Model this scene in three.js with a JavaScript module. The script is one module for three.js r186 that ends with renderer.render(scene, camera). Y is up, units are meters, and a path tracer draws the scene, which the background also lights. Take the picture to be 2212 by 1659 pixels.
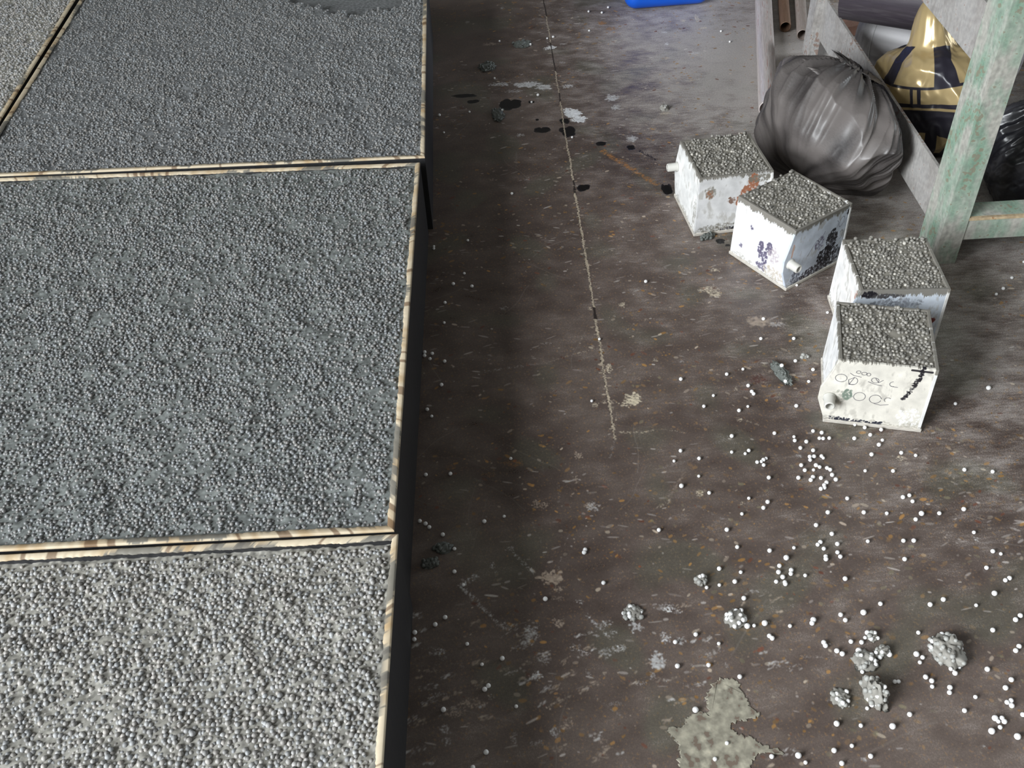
import * as THREE from 'three';
import { RoundedBoxGeometry } from 'three/addons/geometries/RoundedBoxGeometry.js';
import { mergeGeometries, mergeVertices } from 'three/addons/utils/BufferGeometryUtils.js';
import { RectAreaLightUniformsLib } from 'three/addons/lights/RectAreaLightUniformsLib.js';
import { createNoise2D, createNoise3D } from 'simplex-noise';

// ---------------------------------------------------------------- camera, sky, daylight, exposure
const renderer = new THREE.WebGLRenderer({ antialias: true });
renderer.toneMapping = THREE.LinearToneMapping;
renderer.toneMappingExposure = 2.35;
renderer.shadowMap.enabled = true;
RectAreaLightUniformsLib.init();
const scene = new THREE.Scene();
const camera = new THREE.PerspectiveCamera(42.276, 2212 / 1659, 0.05, 60);   // focal length 2145 px
camera.position.set(0, 1.2105, 0);
camera.rotation.order = 'YXZ';
camera.rotation.set(-0.7584, 0, -0.0576);
// overcast sky outside the two openings of the hall
scene.background = new THREE.Color(0.82, 0.92, 1.0);
scene.backgroundIntensity = 1.6;
function daylight(name, w, h, colour, intensity, pos, target) {
  const l = new THREE.RectAreaLight(colour, intensity, w, h);
  l.name = name; l.position.set(...pos); l.lookAt(...target); scene.add(l); return l;
}
// high side window behind and left of the camera (opening in wall_left)
daylight('daylight_side_window', 2.8, 3.0, new THREE.Color(0.94, 0.975, 1.0), 12.0, [-3.58, 2.4, 1.85], [0, 2.4, 1.85]);
// doorway in the right wall, beyond the bench
daylight('daylight_doorway', 2.2, 2.6, new THREE.Color(0.92, 0.97, 1.0), 3.0, [5.38, 1.4, -3.6], [0, 1.4, -3.6]);

// ---------------------------------------------------------------- helpers
let seed = 20240611;
const rnd = () => { seed |= 0; seed = seed + 0x6D2B79F5 | 0; let t = Math.imul(seed ^ seed >>> 15, 1 | seed); t = t + Math.imul(t ^ t >>> 7, 61 | t) ^ t; return ((t ^ t >>> 14) >>> 0) / 4294967296; };
const rr = (a, b) => a + (b - a) * rnd();
const n2 = createNoise2D(rnd), n3 = createNoise3D(rnd);
const fbm = (x, y, o = 4) => { let s = 0, a = 0.5; for (let i = 0; i < o; i++) { s += a * n2(x, y); x = x * 2.03 + 5.1; y = y * 2.03 - 3.7; a *= 0.5; } return s; };
const clamp = (v, a = 0, b = 1) => Math.min(b, Math.max(a, v));
const sstep = (a, b, v) => { const t = clamp((v - a) / (b - a)); return t * t * (3 - 2 * t); };
const taken = new Map();
const numbered = (name) => { const k = taken.get(name) || 0; taken.set(name, k + 1); return k ? `${name}_${String(k).padStart(3, '0')}` : name; };
function shadows(m) { m.castShadow = true; m.receiveShadow = true; return m; }
function thing(name, label, category, pos = [0, 0, 0], turn = 0, group) {
  const o = new THREE.Group(); o.name = numbered(name); o.position.set(...pos); o.rotation.y = turn;
  o.userData = { label, category }; if (group) o.userData.group = group; scene.add(o); return o;
}
function part(name, geo, mat, parent, label) {
  const m = shadows(new THREE.Mesh(geo, mat)); m.name = name; if (label) m.userData.label = label; parent.add(m); return m;
}
function single(name, geo, mat, label, category, group) {
  const m = shadows(new THREE.Mesh(geo, mat)); m.name = numbered(name); m.userData = { label, category }; if (group) m.userData.group = group; scene.add(m); return m;
}
function structure(name, geo, mat) { const m = shadows(new THREE.Mesh(geo, mat)); m.name = name; m.userData.kind = 'structure'; scene.add(m); return m; }
// box with uv in metres
function box(w, h, d, x = 0, y = 0, z = 0, bevel = 0) {
  let g = bevel ? new RoundedBoxGeometry(w, h, d, 2, bevel) : new THREE.BoxGeometry(w, h, d);
  if (!bevel) { const p = g.attributes.position, n = g.attributes.normal, u = g.attributes.uv;
    for (let i = 0; i < p.count; i++) { const ax = Math.abs(n.getX(i)), ay = Math.abs(n.getY(i)); const X = p.getX(i) + x, Y = p.getY(i) + y, Z = p.getZ(i) + z;
      if (ax > 0.5) u.setXY(i, Z, Y); else if (ay > 0.5) u.setXY(i, X, Z); else u.setXY(i, X, Y); } }
  g.translate(x, y, z); return g;
}
function metreUV(g) { const p = g.attributes.position, n = g.attributes.normal, u = new Float32Array(p.count * 2);
  for (let i = 0; i < p.count; i++) { const ax = Math.abs(n.getX(i)), ay = Math.abs(n.getY(i)), az = Math.abs(n.getZ(i));
    const s = ax > ay && ax > az ? [p.getZ(i), p.getY(i)] : ay > az ? [p.getX(i), p.getZ(i)] : [p.getX(i), p.getY(i)]; u[2 * i] = s[0]; u[2 * i + 1] = s[1]; }
  g.setAttribute('uv', new THREE.BufferAttribute(u, 2)); return g; }
function canvasOf(w, h) { const c = document.createElement('canvas'); c.width = w; c.height = h; return [c, c.getContext('2d')]; }
function texOf(c, srgb = true, repeat) { const t = new THREE.CanvasTexture(c); if (srgb) t.colorSpace = THREE.SRGBColorSpace; t.magFilter = THREE.LinearFilter; t.wrapS = t.wrapT = THREE.RepeatWrapping; if (repeat) t.repeat.set(repeat, repeat); t.anisotropy = 8; return t; }
function noiseTex(size, fn, srgb = true, repeat) {       // fn(u, v) -> [r, g, b] 0..255, seamless where fn is
  const [c, x] = canvasOf(size, size), im = x.createImageData(size, size);
  for (let j = 0, k = 0; j < size; j++) for (let i = 0; i < size; i++, k += 4) { const v = fn(i / size, j / size); im.data[k] = v[0]; im.data[k + 1] = v[1]; im.data[k + 2] = v[2]; im.data[k + 3] = 255; }
  x.putImageData(im, 0, 0); return texOf(c, srgb, repeat);
}
const tile = (f, u, v) => { const a = f(u, v), b = f(u - 1, v), c = f(u, v - 1), d = f(u - 1, v - 1); return (a * (1 - u) + b * u) * (1 - v) + (c * (1 - u) + d * u) * v; };
const lin = (r, g, b) => new THREE.Color().setRGB(r, g, b);
const std = (o) => new THREE.MeshStandardMaterial(o);
const mix3 = (a, b, t) => [a[0] + (b[0] - a[0]) * t, a[1] + (b[1] - a[1]) * t, a[2] + (b[2] - a[2]) * t];

// ---------------------------------------------------------------- floor: worn brown concrete with stains, scuffs and cement dust
const FX0 = -0.25, FW = 1.8, FZ0 = -3.0, FD = 2.55, FS = 2048;
const BLOTS = [
  ['blot','k',1,34,-2303,63,63],['blot','k',0.8,-80,-2360,67,20],['blot','k',0.6,-57,-2326,35,20],['blot','k',0.8,109,-2163,40,31],['blot','k',0.8,169,-2150,40,53],['blot','k',0.6,164,-2200,25,32],
  ['blot','k',0.8,242,-2083,28,21],['blot','k',0.8,311,-2058,21,21],['blot','k',0.8,185,-1898,31,30],['blot','k',0.7,90,-2306,16,14],['blot','k',0.5,99,-2215,9,11],['blot','k',0.8,365,-1871,30,48],
  ['blot','k',0.9,445,-1668,21,19],['blot','k',0.8,457,-1653,11,8],['blot','r',0.5,598,-1113,67,14],['blot','r',0.5,544,-1125,30,10],['blot','w',0.8,189,-2236,50,51],['blot','w',0.8,200,-2205,45,36],
  ['blot','w',0.7,179,-2254,34,28],['blot','g',0.5,294,-2303,39,43],['blot','g',0.5,297,-2254,27,33],['blot','w',0.7,160,-2609,35,29],['blot','w',0.6,144,-2603,15,23],['blot','g',0.6,14,-2412,72,26],
  ['blot','g',0.7,85,-2401,84,36],['blot','g',0.7,126,-2383,47,35],['blot','g',0.5,186,-2381,36,25],['blot','g',0.4,48,-2370,59,20],['blot','g',0.5,53,-2145,24,22],['blot','g',0.5,62,-1945,25,12],
  ['blot','t',0.5,-19,-1954,17,12],['blot','g',0.4,317,-2098,33,38],['blot','c',0.8,208,-1222,30,36],['blot','c',0.7,194,-1212,28,20],['blot','c',0.4,173,-1218,19,14],['blot','c',0.6,141,-1213,16,18],
  ['blot','c',0.6,169,-1203,13,18],['blot','c',0.6,157,-1220,11,11],['blot','c',0.8,174,-1304,16,29],['blot','c',0.7,160,-1473,18,11],['blot','c',0.5,221,-1481,21,20],['blot','g',0.5,-6,-1491,23,14],
  ['blot','w',0.6,68,-1381,24,8],['blot','c',0.4,392,-1513,50,23],['blot','c',0.4,403,-1497,35,25],['blot','c',0.5,416,-1573,33,15],['blot','c',0.4,259,-1433,12,11],['blot','c',0.6,260,-1318,12,15],
  ['blot','g',0.6,306,-1310,11,12],['blot','c',0.5,415,-1362,8,8],['blot','t',0.8,35,-997,32,15],['blot','t',0.6,27,-1005,16,13],['blot','t',0.7,102,-1098,17,20],['blot','t',0.7,94,-1047,13,19],
  ['blot','t',0.6,109,-992,22,17],['blot','t',0.8,42,-861,43,29],['blot','t',0.6,51,-840,24,14],['blot','t',0.6,48,-824,19,11],['blot','t',0.6,47,-783,20,21],['blot','g',0.4,42,-1074,6,26],
  ['blot','g',0.5,64,-1027,6,57],['blot','g',0.8,-44,-888,11,20],['blot','g',0.7,-39,-874,7,13],['blot','g',0.7,-16,-918,15,10],['blot','g',0.8,78,-816,17,9],['blot','g',0.4,117,-988,29,22],
  ['blot','g',0.5,-124,-748,32,16],['blot','g',0.4,-137,-755,39,7],['blot','g',0.4,-115,-737,26,7],['blot','g',0.5,-54,-753,22,4],['blot','g',0.5,-120,-683,37,9],['blot','t',0.6,-77,-668,43,16],
  ['blot','t',0.6,-99,-655,37,14],['blot','g',0.4,-114,-633,24,17],['blot','g',0.4,-111,-617,18,15],['blot','g',0.5,-52,-675,12,9],['blot','t',0.6,-126,-718,10,7],['blot','g',0.6,5,-775,17,18],
  ['blot','g',0.6,-2,-764,13,10],['blot','g',0.6,15,-763,10,16],['blot','g',0.4,-30,-785,16,14],['blot','g',0.4,-20,-784,9,8],['blot','w',0.5,10,-702,22,18],['blot','g',0.4,22,-726,25,17],
  ['blot','g',0.6,68,-741,25,13],['blot','w',0.5,78,-732,19,11],['blot','g',0.5,80,-701,9,18],['blot','g',0.6,113,-779,19,14],['blot','g',0.5,121,-763,15,12],['blot','w',0.4,125,-737,32,16],
  ['blot','g',0.7,154,-769,23,21],['blot','g',0.6,176,-713,27,35],['blot','g',0.4,166,-692,12,18],['blot','w',0.8,204,-795,29,14],['blot','w',0.8,216,-790,18,8],['blot','w',0.5,146,-683,25,9],
  ['blot','w',0.4,193,-748,19,22],['blot','w',0.4,212,-743,16,19],['blot','w',0.7,221,-703,6,14],['blot','g',0.5,184,-684,18,8],['blot','w',0.5,210,-676,18,4],['blot','g',0.3,108,-731,25,21],
  ['blot','g',0.4,201,-800,39,15],['blot','t',0.5,43,-627,18,15],['blot','g',0.5,30,-621,16,19],['blot','t',0.4,49,-633,14,19],['blot','t',0.4,31,-596,24,14],['blot','g',0.4,-24,-615,12,25],
  ['blot','g',0.4,5,-607,24,11],['blot','t',0.4,89,-605,18,12],['blot','t',0.5,-83,-638,13,9],['blot','t',0.5,-125,-593,14,9],['blot','g',0.4,112,-655,30,9],['blot','c',0.7,285,-1004,19,15],
  ['blot','c',0.6,292,-1008,10,11],['blot','c',0.6,346,-978,10,11],['blot','c',0.5,352,-966,7,14],['blot','g',0.6,380,-1106,9,8],['blot','g',0.5,457,-1070,16,12],['blot','c',0.6,379,-1157,14,11],
  ['blot','c',0.4,380,-1160,11,11],['blot','c',0.6,617,-1052,15,16],['blot','c',0.4,623,-1042,10,10],['blot','w',0.6,416,-1010,6,9],['blot','g',0.4,529,-922,14,9],['blot','w',0.4,676,-885,12,12],
  ['blot','c',0.6,720,-1111,10,8],['blot','w',0.6,438,-759,25,6],['blot','w',0.5,394,-706,31,6],['blot','w',0.5,354,-694,31,4],['blot','w',0.6,378,-789,6,6],['blot','c',0.4,357,-759,23,6],
  ['blot','w',0.5,299,-687,18,4],['blot','w',0.6,268,-703,7,12],['blot','w',0.5,376,-708,19,6],['blot','w',0.6,407,-650,24,14],['blot','w',0.5,393,-643,24,6],['blot','g',0.7,412,-561,11,9],
  ['blot','w',0.5,497,-689,49,3],['blot','w',0.4,469,-682,36,3],['blot','w',0.5,539,-619,23,3],['blot','w',0.4,570,-662,24,3],['blot','w',0.5,523,-626,15,3],['blot','g',0.6,564,-569,9,8],
  ['blot','g',0.4,486,-560,17,4],['blot','g',0.4,440,-735,10,14],['blot','c',0.5,464,-1298,21,6],['blot','g',0.5,486,-1319,16,6],['blot','c',0.5,449,-1325,12,7],['blot','c',0.4,451,-1293,11,12],
  ['blot','t',0.6,454,-1272,21,12],['blot','c',0.6,389,-1233,11,14],['blot','c',0.4,305,-1288,10,10],['blot','c',0.5,526,-1479,17,11],['blot','t',0.2,468,-1408,59,40],['blot','g',0.3,500,-1398,42,21],
  ['blot','r',0.2,433,-1253,48,30],['blot','w',0.5,475,-2591,17,28],['blot','c',0.7,584,-2742,18,55],['blot','c',0.5,543,-2732,21,24],['blot','c',0.5,592,-2679,25,18],['blot','c',0.5,414,-2210,45,14],
  ['blot','w',0.5,480,-2664,20,15],['blot','w',0.3,540,-2526,37,16],['blot','t',0.4,-5,-2654,51,23],['blot','g',0.5,-68,-2806,16,19],['blot','g',0.5,35,-2889,16,20],['blot','g',0.4,193,-2628,25,17],
  ['blot','g',0.4,184,-2516,22,16],['blot','w',0.6,198,-2382,12,15],['blot','o',0.4,314,-2747,26,31],['blot','o',0.3,336,-2707,39,24],['blot','o',0.6,245,-2680,13,18],['blot','o',0.4,-107,-1088,23,14],
  ['blot','o',0.3,-4,-1090,38,20],['blot','o',0.3,-43,-1068,22,14],['streak','o',0.4,241,-2053,348,-1892,15],['streak','k',0.8,327,-2044,361,-1996,8],['streak','c',0.6,160,-1360,112,-1346,5],['streak','c',0.4,112,-1346,60,-1327,5],
  ['streak','g',0.4,60,-1327,22,-1324,4],['streak','g',0.4,22,-1324,-49,-1314,7],['streak','c',0.8,173,-1145,215,-1142,6],['streak','c',0.7,215,-1142,235,-1147,5],['streak','c',0.5,235,-1147,254,-1145,3],['streak','c',0.6,254,-1145,287,-1135,4],
  ['streak','g',0.4,167,-1134,153,-1088,5],['streak','c',0.6,176,-1193,167,-1145,3],['streak','g',0.7,-92,-852,-68,-873,10],['streak','g',0.7,-89,-850,-71,-830,8],['streak','g',0.7,-70,-828,-40,-789,7],['streak','g',0.5,-40,-789,-24,-775,7],
  ['streak','g',0.6,-19,-917,0,-891,6],['streak','g',0.6,0,-891,17,-870,7],['streak','g',0.6,86,-796,100,-776,7],['streak','g',0.5,100,-776,117,-753,8],['streak','w',0.4,19,-964,30,-925,3],['streak','w',0.4,76,-941,64,-916,3],
  ['streak','w',0.4,59,-899,51,-866,3],['streak','g',0.4,86,-667,119,-635,4],['streak','g',0.6,-2,-753,19,-785,8],['streak','g',0.4,-159,-738,-115,-749,3],['streak','g',0.4,-115,-740,-63,-750,3],['streak','g',0.4,-153,-727,-83,-728,3],
  ['streak','g',0.4,-133,-677,-105,-689,4],['streak','c',0.3,211,-977,238,-993,7],['streak','t',0.2,231,-994,269,-1049,10],['streak','g',0.4,273,-982,310,-950,4],['streak','g',0.4,307,-952,325,-947,4],['streak','w',0.4,351,-976,376,-991,3],
  ['streak','w',0.4,376,-991,421,-999,3],['streak','c',0.5,375,-1164,409,-1143,5],['streak','g',0.5,307,-1536,327,-1523,4],['streak','g',0.2,234,-1062,312,-1081,7],['streak','g',0.2,325,-1106,376,-1133,6],['streak','g',0.2,262,-919,310,-951,6],
  ['streak','r',0.5,52,-1411,89,-1435,3],['streak','g',0.5,215,-1397,233,-1402,3],['streak','g',0.4,278,-1302,315,-1321,3],['streak','w',0.5,202,-680,218,-668,3],['streak','g',0.4,41,-2065,37,-1974,4],['streak','g',0.5,598,-2504,629,-2600,5]];
const INK = { k: [14, 12, 14], w: [226, 228, 230], g: [184, 184, 184], t: [168, 152, 136], c: [210, 198, 174], o: [164, 112, 62], r: [74, 46, 40] };
function floorMaps() {
  const [c, x] = canvasOf(FS, FS), im = x.createImageData(FS, FS);
  const rim = new Uint8ClampedArray(FS * FS);
  for (let j = 0, k = 0; j < FS; j++) {
    const Z = FZ0 + (j + 0.5) / FS * FD;
    for (let i = 0; i < FS; i++, k += 4) {
      const X = FX0 + (i + 0.5) / FS * FW;
      const big = fbm(X * 2.1, Z * 2.1, 3), mid = fbm(X * 11 + 7, Z * 17, 3), fine = n2(X * 420, Z * 420), grit = n2(X * 150 + 9, Z * 150);
      const streak = n2(X * 26, Z * 130 + 3);
      let col = mix3([80, 69, 64], [112, 100, 93], clamp(0.5 + big * 0.6 + mid * 0.5));
      if (grit > 0.62) col = mix3(col, [146, 110, 72], 0.45 * clamp((grit - 0.62) * 5));
      const green = n2(X * 5 + 40, Z * 5); if (green > 0.35) col = mix3(col, [94, 96, 82], 0.4 * clamp((green - 0.35) * 3));
      // cement dust: streaky and grainy, thickest around the bags and below the bench
      const place = 1.15 * Math.exp(-(((X - 0.62) / 0.42) ** 2 + ((Z + 2.55) / 0.7) ** 2)) + 0.42 * Math.exp(-(((X - 0.85) / 0.5) ** 2 + ((Z + 1.2) / 0.5) ** 2)) + 0.9 * Math.exp(-(((X - 1.15) / 0.5) ** 2 + ((Z + 2.0) / 0.8) ** 2));
      const dust = clamp((place - 0.3 + big * 0.2 + mid * 0.34 + streak * 0.15 + fine * 0.24) * 1.15) * 0.85;
      col = mix3(col, [184, 179, 175], dust);
      const g = 1 + fine * 0.09 + grit * 0.04;
      im.data[k] = col[0] * g; im.data[k + 1] = col[1] * g; im.data[k + 2] = col[2] * g; im.data[k + 3] = 255;
      rim[k >> 2] = clamp(0.40 + dust * 0.3 + mid * 0.14 + fine * 0.05 + big * 0.08, 0.2, 0.9) * 255;
    }
  }
  x.putImageData(im, 0, 0);
  const rough = [];
  const PX = FS / FW, PZ = FS / FD, ux = (X) => (X - FX0) * PX, uz = (Z) => (Z - FZ0) * PZ;
  const dab = (X, Z, w, h, a, col, al) => { x.globalAlpha = al; x.fillStyle = `rgb(${col.map((v) => Math.round(v)).join(',')})`; x.beginPath(); x.ellipse(ux(X), uz(Z), w * PX / 2, h * PZ / 2, a, 0, 7); x.fill(); };
  const tint = (col, s) => { const d = 1 + rr(-s, s); return col.map((v) => clamp(v * d, 0, 255)); };
  // ochre and pale aggregate specks
  for (let i = 0; i < 17000; i++) { const X = FX0 + rnd() * FW, Z = FZ0 + rnd() * FD; if (n2(X * 3.2 + 11, Z * 3.2) + rr(-0.6, 0.6) < 0) continue;
    const s = 0.0016 + 0.0048 * rnd() ** 3; dab(X, Z, s * rr(1, 2.2), s, rr(-0.6, 0.6), rnd() < 0.55 ? tint([160, 118, 66], 0.25) : rnd() < 0.6 ? tint([184, 170, 152], 0.15) : tint([110, 66, 50], 0.2), rr(0.35, 0.85)); }
  // short pale scuffs, mostly across the walkway
  for (let i = 0; i < 5200; i++) { const X = FX0 + rnd() * FW, Z = FZ0 + rnd() * FD; if (n2(X * 2.4 - 8, Z * 2.4) + rr(-0.7, 0.7) < 0.1) continue;
    const L = 0.003 + 0.018 * rnd() ** 2; dab(X, Z, L, rr(0.0014, 0.0044), rr(-0.35, 0.35), tint([196, 191, 186], 0.15), rr(0.15, 0.7)); }
  for (let i = 0; i < 170; i++) {                        // long fine scratches
    let X = FX0 + rnd() * FW, Z = FZ0 + rnd() * FD, a = rr(0, 6.28); x.strokeStyle = 'rgb(150,146,142)'; x.globalAlpha = rr(0.1, 0.3); x.lineWidth = rr(0.8, 2.2); x.beginPath(); x.moveTo(ux(X), uz(Z));
    for (let k = 0; k < 9; k++) { a += rr(-0.25, 0.25); X += Math.cos(a) * 0.012; Z += Math.sin(a) * 0.012; x.lineTo(ux(X), uz(Z)); } x.stroke(); }
  // ochre and greenish worn patches in the right half
  for (let i = 0; i < 1500; i++) { const X = rr(0.2, 1.1), Z = rr(-1.3, -0.45); if (n2(X * 6 + 3, Z * 6) < -0.1) continue; dab(X, Z, rr(0.003, 0.011), rr(0.003, 0.007), rr(-0.5, 0.5), rnd() < 0.7 ? tint([164, 124, 76], 0.2) : tint([150, 146, 110], 0.15), rr(0.12, 0.42)); }
  // smeared cement streaks near the foot of the nearest mould
  for (let i = 0; i < 240; i++) { const X = rr(-0.17, 0.36), Z = rr(-0.82, -0.52); if (n2(X * 9 + 1, Z * 9 + 5) + rr(-0.25, 0.25) < 0.02) continue; const col = rnd() < 0.5 ? [186, 184, 182] : [166, 152, 136], L = rr(0.006, 0.03), a = rr(-0.55, -0.1);
    for (let k = 0; k < 26; k++) { const s = rr(-0.5, 0.5) * L, q = rr(-0.5, 0.5) * L * 0.35; if (n2((X + s) * 190, (Z + q) * 190) < -0.2) continue; dab(X + s * Math.cos(a) - q * Math.sin(a), Z + s * Math.sin(a) * 0.8 + q, rr(0.002, 0.006), rr(0.0012, 0.003), a, tint(col, 0.12), rr(0.2, 0.6)); } }
  // the marks seen in the photograph, each built up of ragged dabs
  for (const [kind, ink, al, ...v] of BLOTS) {
    const q = v.map((e) => e / 1000), col = INK[ink];
    if (kind === 'blot') { const [X, Z, w, h] = q, n = Math.round(20 + w * h * 1.7e5), s = Math.min(w, h), wet = ink === 'k';
      if (wet) { for (let i = 0; i < 22; i++) dab(X + rr(-0.3, 0.3) * w, Z + rr(-0.25, 0.25) * h, w * rr(0.25, 0.5), h * rr(0.3, 0.6), 0, tint(col, 0.2), 0.85); rough.push([X, Z, w, h]); }
      else for (let i = 0; i < Math.min(n, 900); i++) { const t = rr(0, 6.28), r = Math.sqrt(rnd()) * (0.75 + 0.35 * n2(Math.cos(t) * 2 + X * 90, Math.sin(t) * 2 + Z * 90)); const px = X + Math.cos(t) * r * w / 2, pz = Z + Math.sin(t) * r * h / 2;
        if (n2(px * 160, pz * 260) + 0.5 * n2(px * 420, pz * 420) < -0.3) continue; dab(px, pz, s * rr(0.06, 0.22), s * rr(0.05, 0.16), rr(-0.5, 0.5), tint(col, 0.12), Math.min(0.95, al * rr(0.5, 1.25))); } }
    else { const [X0, Z0, X1, Z1, w] = q, L = Math.hypot(X1 - X0, Z1 - Z0), n = Math.round(30 + L * w * 2.2e5);
      for (let i = 0; i < Math.min(n, 700); i++) { const t = rnd(), o = (rnd() + rnd() - 1) * w * 0.6; const px = X0 + (X1 - X0) * t - (Z1 - Z0) / L * o, pz = Z0 + (Z1 - Z0) * t + (X1 - X0) / L * o;
        if (n2(px * 140 + 3, pz * 140) < -0.3) continue; dab(px, pz, w * rr(0.15, 0.45), w * rr(0.12, 0.3), rr(-0.6, 0.6), tint(col, 0.15), Math.min(0.95, al * rr(0.45, 1.2))); } }
  }
  // the filled contraction joint: a pale, broken line of cement
  for (let Z = -3.0; Z < -1.13; Z += 0.0012) { const X = 0.160 + (Z + 2.93) * 0.0035 + n2(Z * 9, 4) * 0.0012, on = n2(Z * 7, 11) > (Z < -2.3 ? -0.1 : -0.55); const w = Z < -2.1 ? 0.0024 : 0.004 + 0.0025 * n2(Z * 30, 2);
    dab(X + rr(-0.0008, 0.0008), Z, w * 1.25, 0.004, 0, [38, 33, 31], 0.5); if (on) dab(X + rr(-0.0012, 0.0012), Z, Math.max(0.0015, w), 0.004, rr(-0.3, 0.3), tint([200, 186, 164], 0.15), 0.85); if (rnd() < 0.05) dab(X + rr(-0.008, 0.008), Z, rr(0.004, 0.011), 0.003, 0, tint([200, 186, 164], 0.1), 0.6); }
  x.globalAlpha = 1;
  const [c2, x2] = canvasOf(FS, FS), i2 = x2.createImageData(FS, FS);
  for (let k = 0; k < FS * FS; k++) { i2.data[4 * k] = i2.data[4 * k + 1] = i2.data[4 * k + 2] = rim[k]; i2.data[4 * k + 3] = 255; }
  x2.putImageData(i2, 0, 0);
  x2.fillStyle = 'rgb(40,40,40)';
  for (const [X, Z, w, h] of rough) { x2.beginPath(); x2.ellipse(ux(X), uz(Z), w * PX * 0.42, h * PZ * 0.42, 0, 0, 7); x2.fill(); }
  return [texOf(c), texOf(c2, false)];
}
const [floorMap, floorRough] = floorMaps();
const floorMat = std({ map: floorMap, roughnessMap: floorRough, roughness: 1, bumpMap: floorRough, bumpScale: 0.0006 });
function patch(x0, x1, z0, z1, y = 0) { const g = new THREE.PlaneGeometry(x1 - x0, z1 - z0); g.rotateX(-Math.PI / 2); g.translate((x0 + x1) / 2, y, (z0 + z1) / 2);
  const p = g.attributes.position, u = g.attributes.uv; for (let i = 0; i < p.count; i++) u.setXY(i, (p.getX(i) - FX0) / FW, 1 - (p.getZ(i) - FZ0) / FD); return g; }
// one slab: the textured stretch in view and the rest of the hall around it
const HX0 = -3.8, HX1 = 5.6, HZ0 = -8, HZ1 = 5.6;
const floorG = mergeGeometries([patch(FX0, FX0 + FW, FZ0, FZ0 + FD), patch(HX0, FX0, HZ0, HZ1), patch(FX0 + FW, HX1, HZ0, HZ1), patch(FX0, FX0 + FW, HZ0, FZ0), patch(FX0, FX0 + FW, FZ0 + FD, HZ1), patch(HX0, HX1, HZ0, HZ1, -0.2)]);
structure('floor', floorG, floorMat);

// ---------------------------------------------------------------- hall: plastered walls, roof, a high side window and a doorway (all outside the frame)
const plaster = std({ map: noiseTex(256, (u, v) => { const a = 108 + tile((p, q) => fbm(p * 6, q * 6, 4), u, v) * 34; return [a, a * 0.98, a * 0.94]; }, true, 0.4), roughness: 0.95 });
const T = 0.2, RH = 5.2, winZ0 = 0.45, winZ1 = 3.25, winY0 = 0.9, winY1 = 3.9;
structure('wall_left', mergeGeometries([box(T, winY0, HZ1 - HZ0, HX0 + T / 2 - 0.0, winY0 / 2, (HZ0 + HZ1) / 2), box(T, RH - winY1, HZ1 - HZ0, HX0 + T / 2, (RH + winY1) / 2, (HZ0 + HZ1) / 2), box(T, winY1 - winY0, winZ0 - HZ0, HX0 + T / 2, (winY0 + winY1) / 2, (HZ0 + winZ0) / 2), box(T, winY1 - winY0, HZ1 - winZ1, HX0 + T / 2, (winY0 + winY1) / 2, (HZ1 + winZ1) / 2)]), plaster);
const dZ0 = -4.7, dZ1 = -2.5, dY = 2.7;
structure('wall_right', mergeGeometries([box(T, RH - dY, HZ1 - HZ0, HX1 - T / 2, (RH + dY) / 2, (HZ0 + HZ1) / 2), box(T, dY, dZ0 - HZ0, HX1 - T / 2, dY / 2, (HZ0 + dZ0) / 2), box(T, dY, HZ1 - dZ1, HX1 - T / 2, dY / 2, (HZ1 + dZ1) / 2)]), plaster);
structure('wall_back', box(HX1 - HX0, RH, T, (HX0 + HX1) / 2, RH / 2, HZ0 + T / 2), plaster);
structure('wall_front', box(HX1 - HX0, RH, T, (HX0 + HX1) / 2, RH / 2, HZ1 - T / 2), plaster);
structure('ceiling', box(HX1 - HX0, T, HZ1 - HZ0, (HX0 + HX1) / 2, RH + T / 2, (HZ0 + HZ1) / 2), std({ color: lin(0.2, 0.195, 0.18), roughness: 0.9 }));
const steelFrame = std({ color: lin(0.12, 0.13, 0.13), roughness: 0.6 });
structure('window_1', mergeGeometries([0, 1, 2, 3].map((k) => box(0.06, winY1 - winY0, 0.05, HX0 + 0.06, (winY0 + winY1) / 2, winZ0 + 0.025 + k * (winZ1 - winZ0 - 0.05) / 3)).concat([0, 1, 2].map((k) => box(0.06, 0.05, winZ1 - winZ0, HX0 + 0.06, winY0 + 0.025 + k * (winY1 - winY0 - 0.05) / 2, (winZ0 + winZ1) / 2)))), steelFrame);

// ---------------------------------------------------------------- shallow moulds filled with polystyrene-bead concrete
const beadGeo = new THREE.IcosahedronGeometry(1, 1);
const wetBead = std({ color: 0xffffff, roughness: 0.42 }), dryBead = std({ color: 0xffffff, roughness: 0.6 });
const wallOuter = std({ map: noiseTex(256, (u, v) => { const a = 34 + tile((p, q) => fbm(p * 40, q * 4, 3), u, v) * 16; return [a, a, a * 1.06]; }, true, 2), roughness: 0.6 });
const trayBase = std({ map: noiseTex(256, (u, v) => { const a = 128 + tile((p, q) => fbm(p * 5, q * 5, 4), u, v) * 30; return [a, a * 0.98, a * 1.02]; }, true, 1.5), roughness: 0.5 });
const rimMat = std({ vertexColors: true, roughness: 0.7 });
function concreteMat(g) { return std({ map: noiseTex(256, (u, v) => { const f = tile((p, q) => fbm(p * 30, q * 30, 4), u, v); const a = 1 + f * 0.5; return g.map((e) => e * a); }, true, 3), roughness: 0.6 }); }
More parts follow.
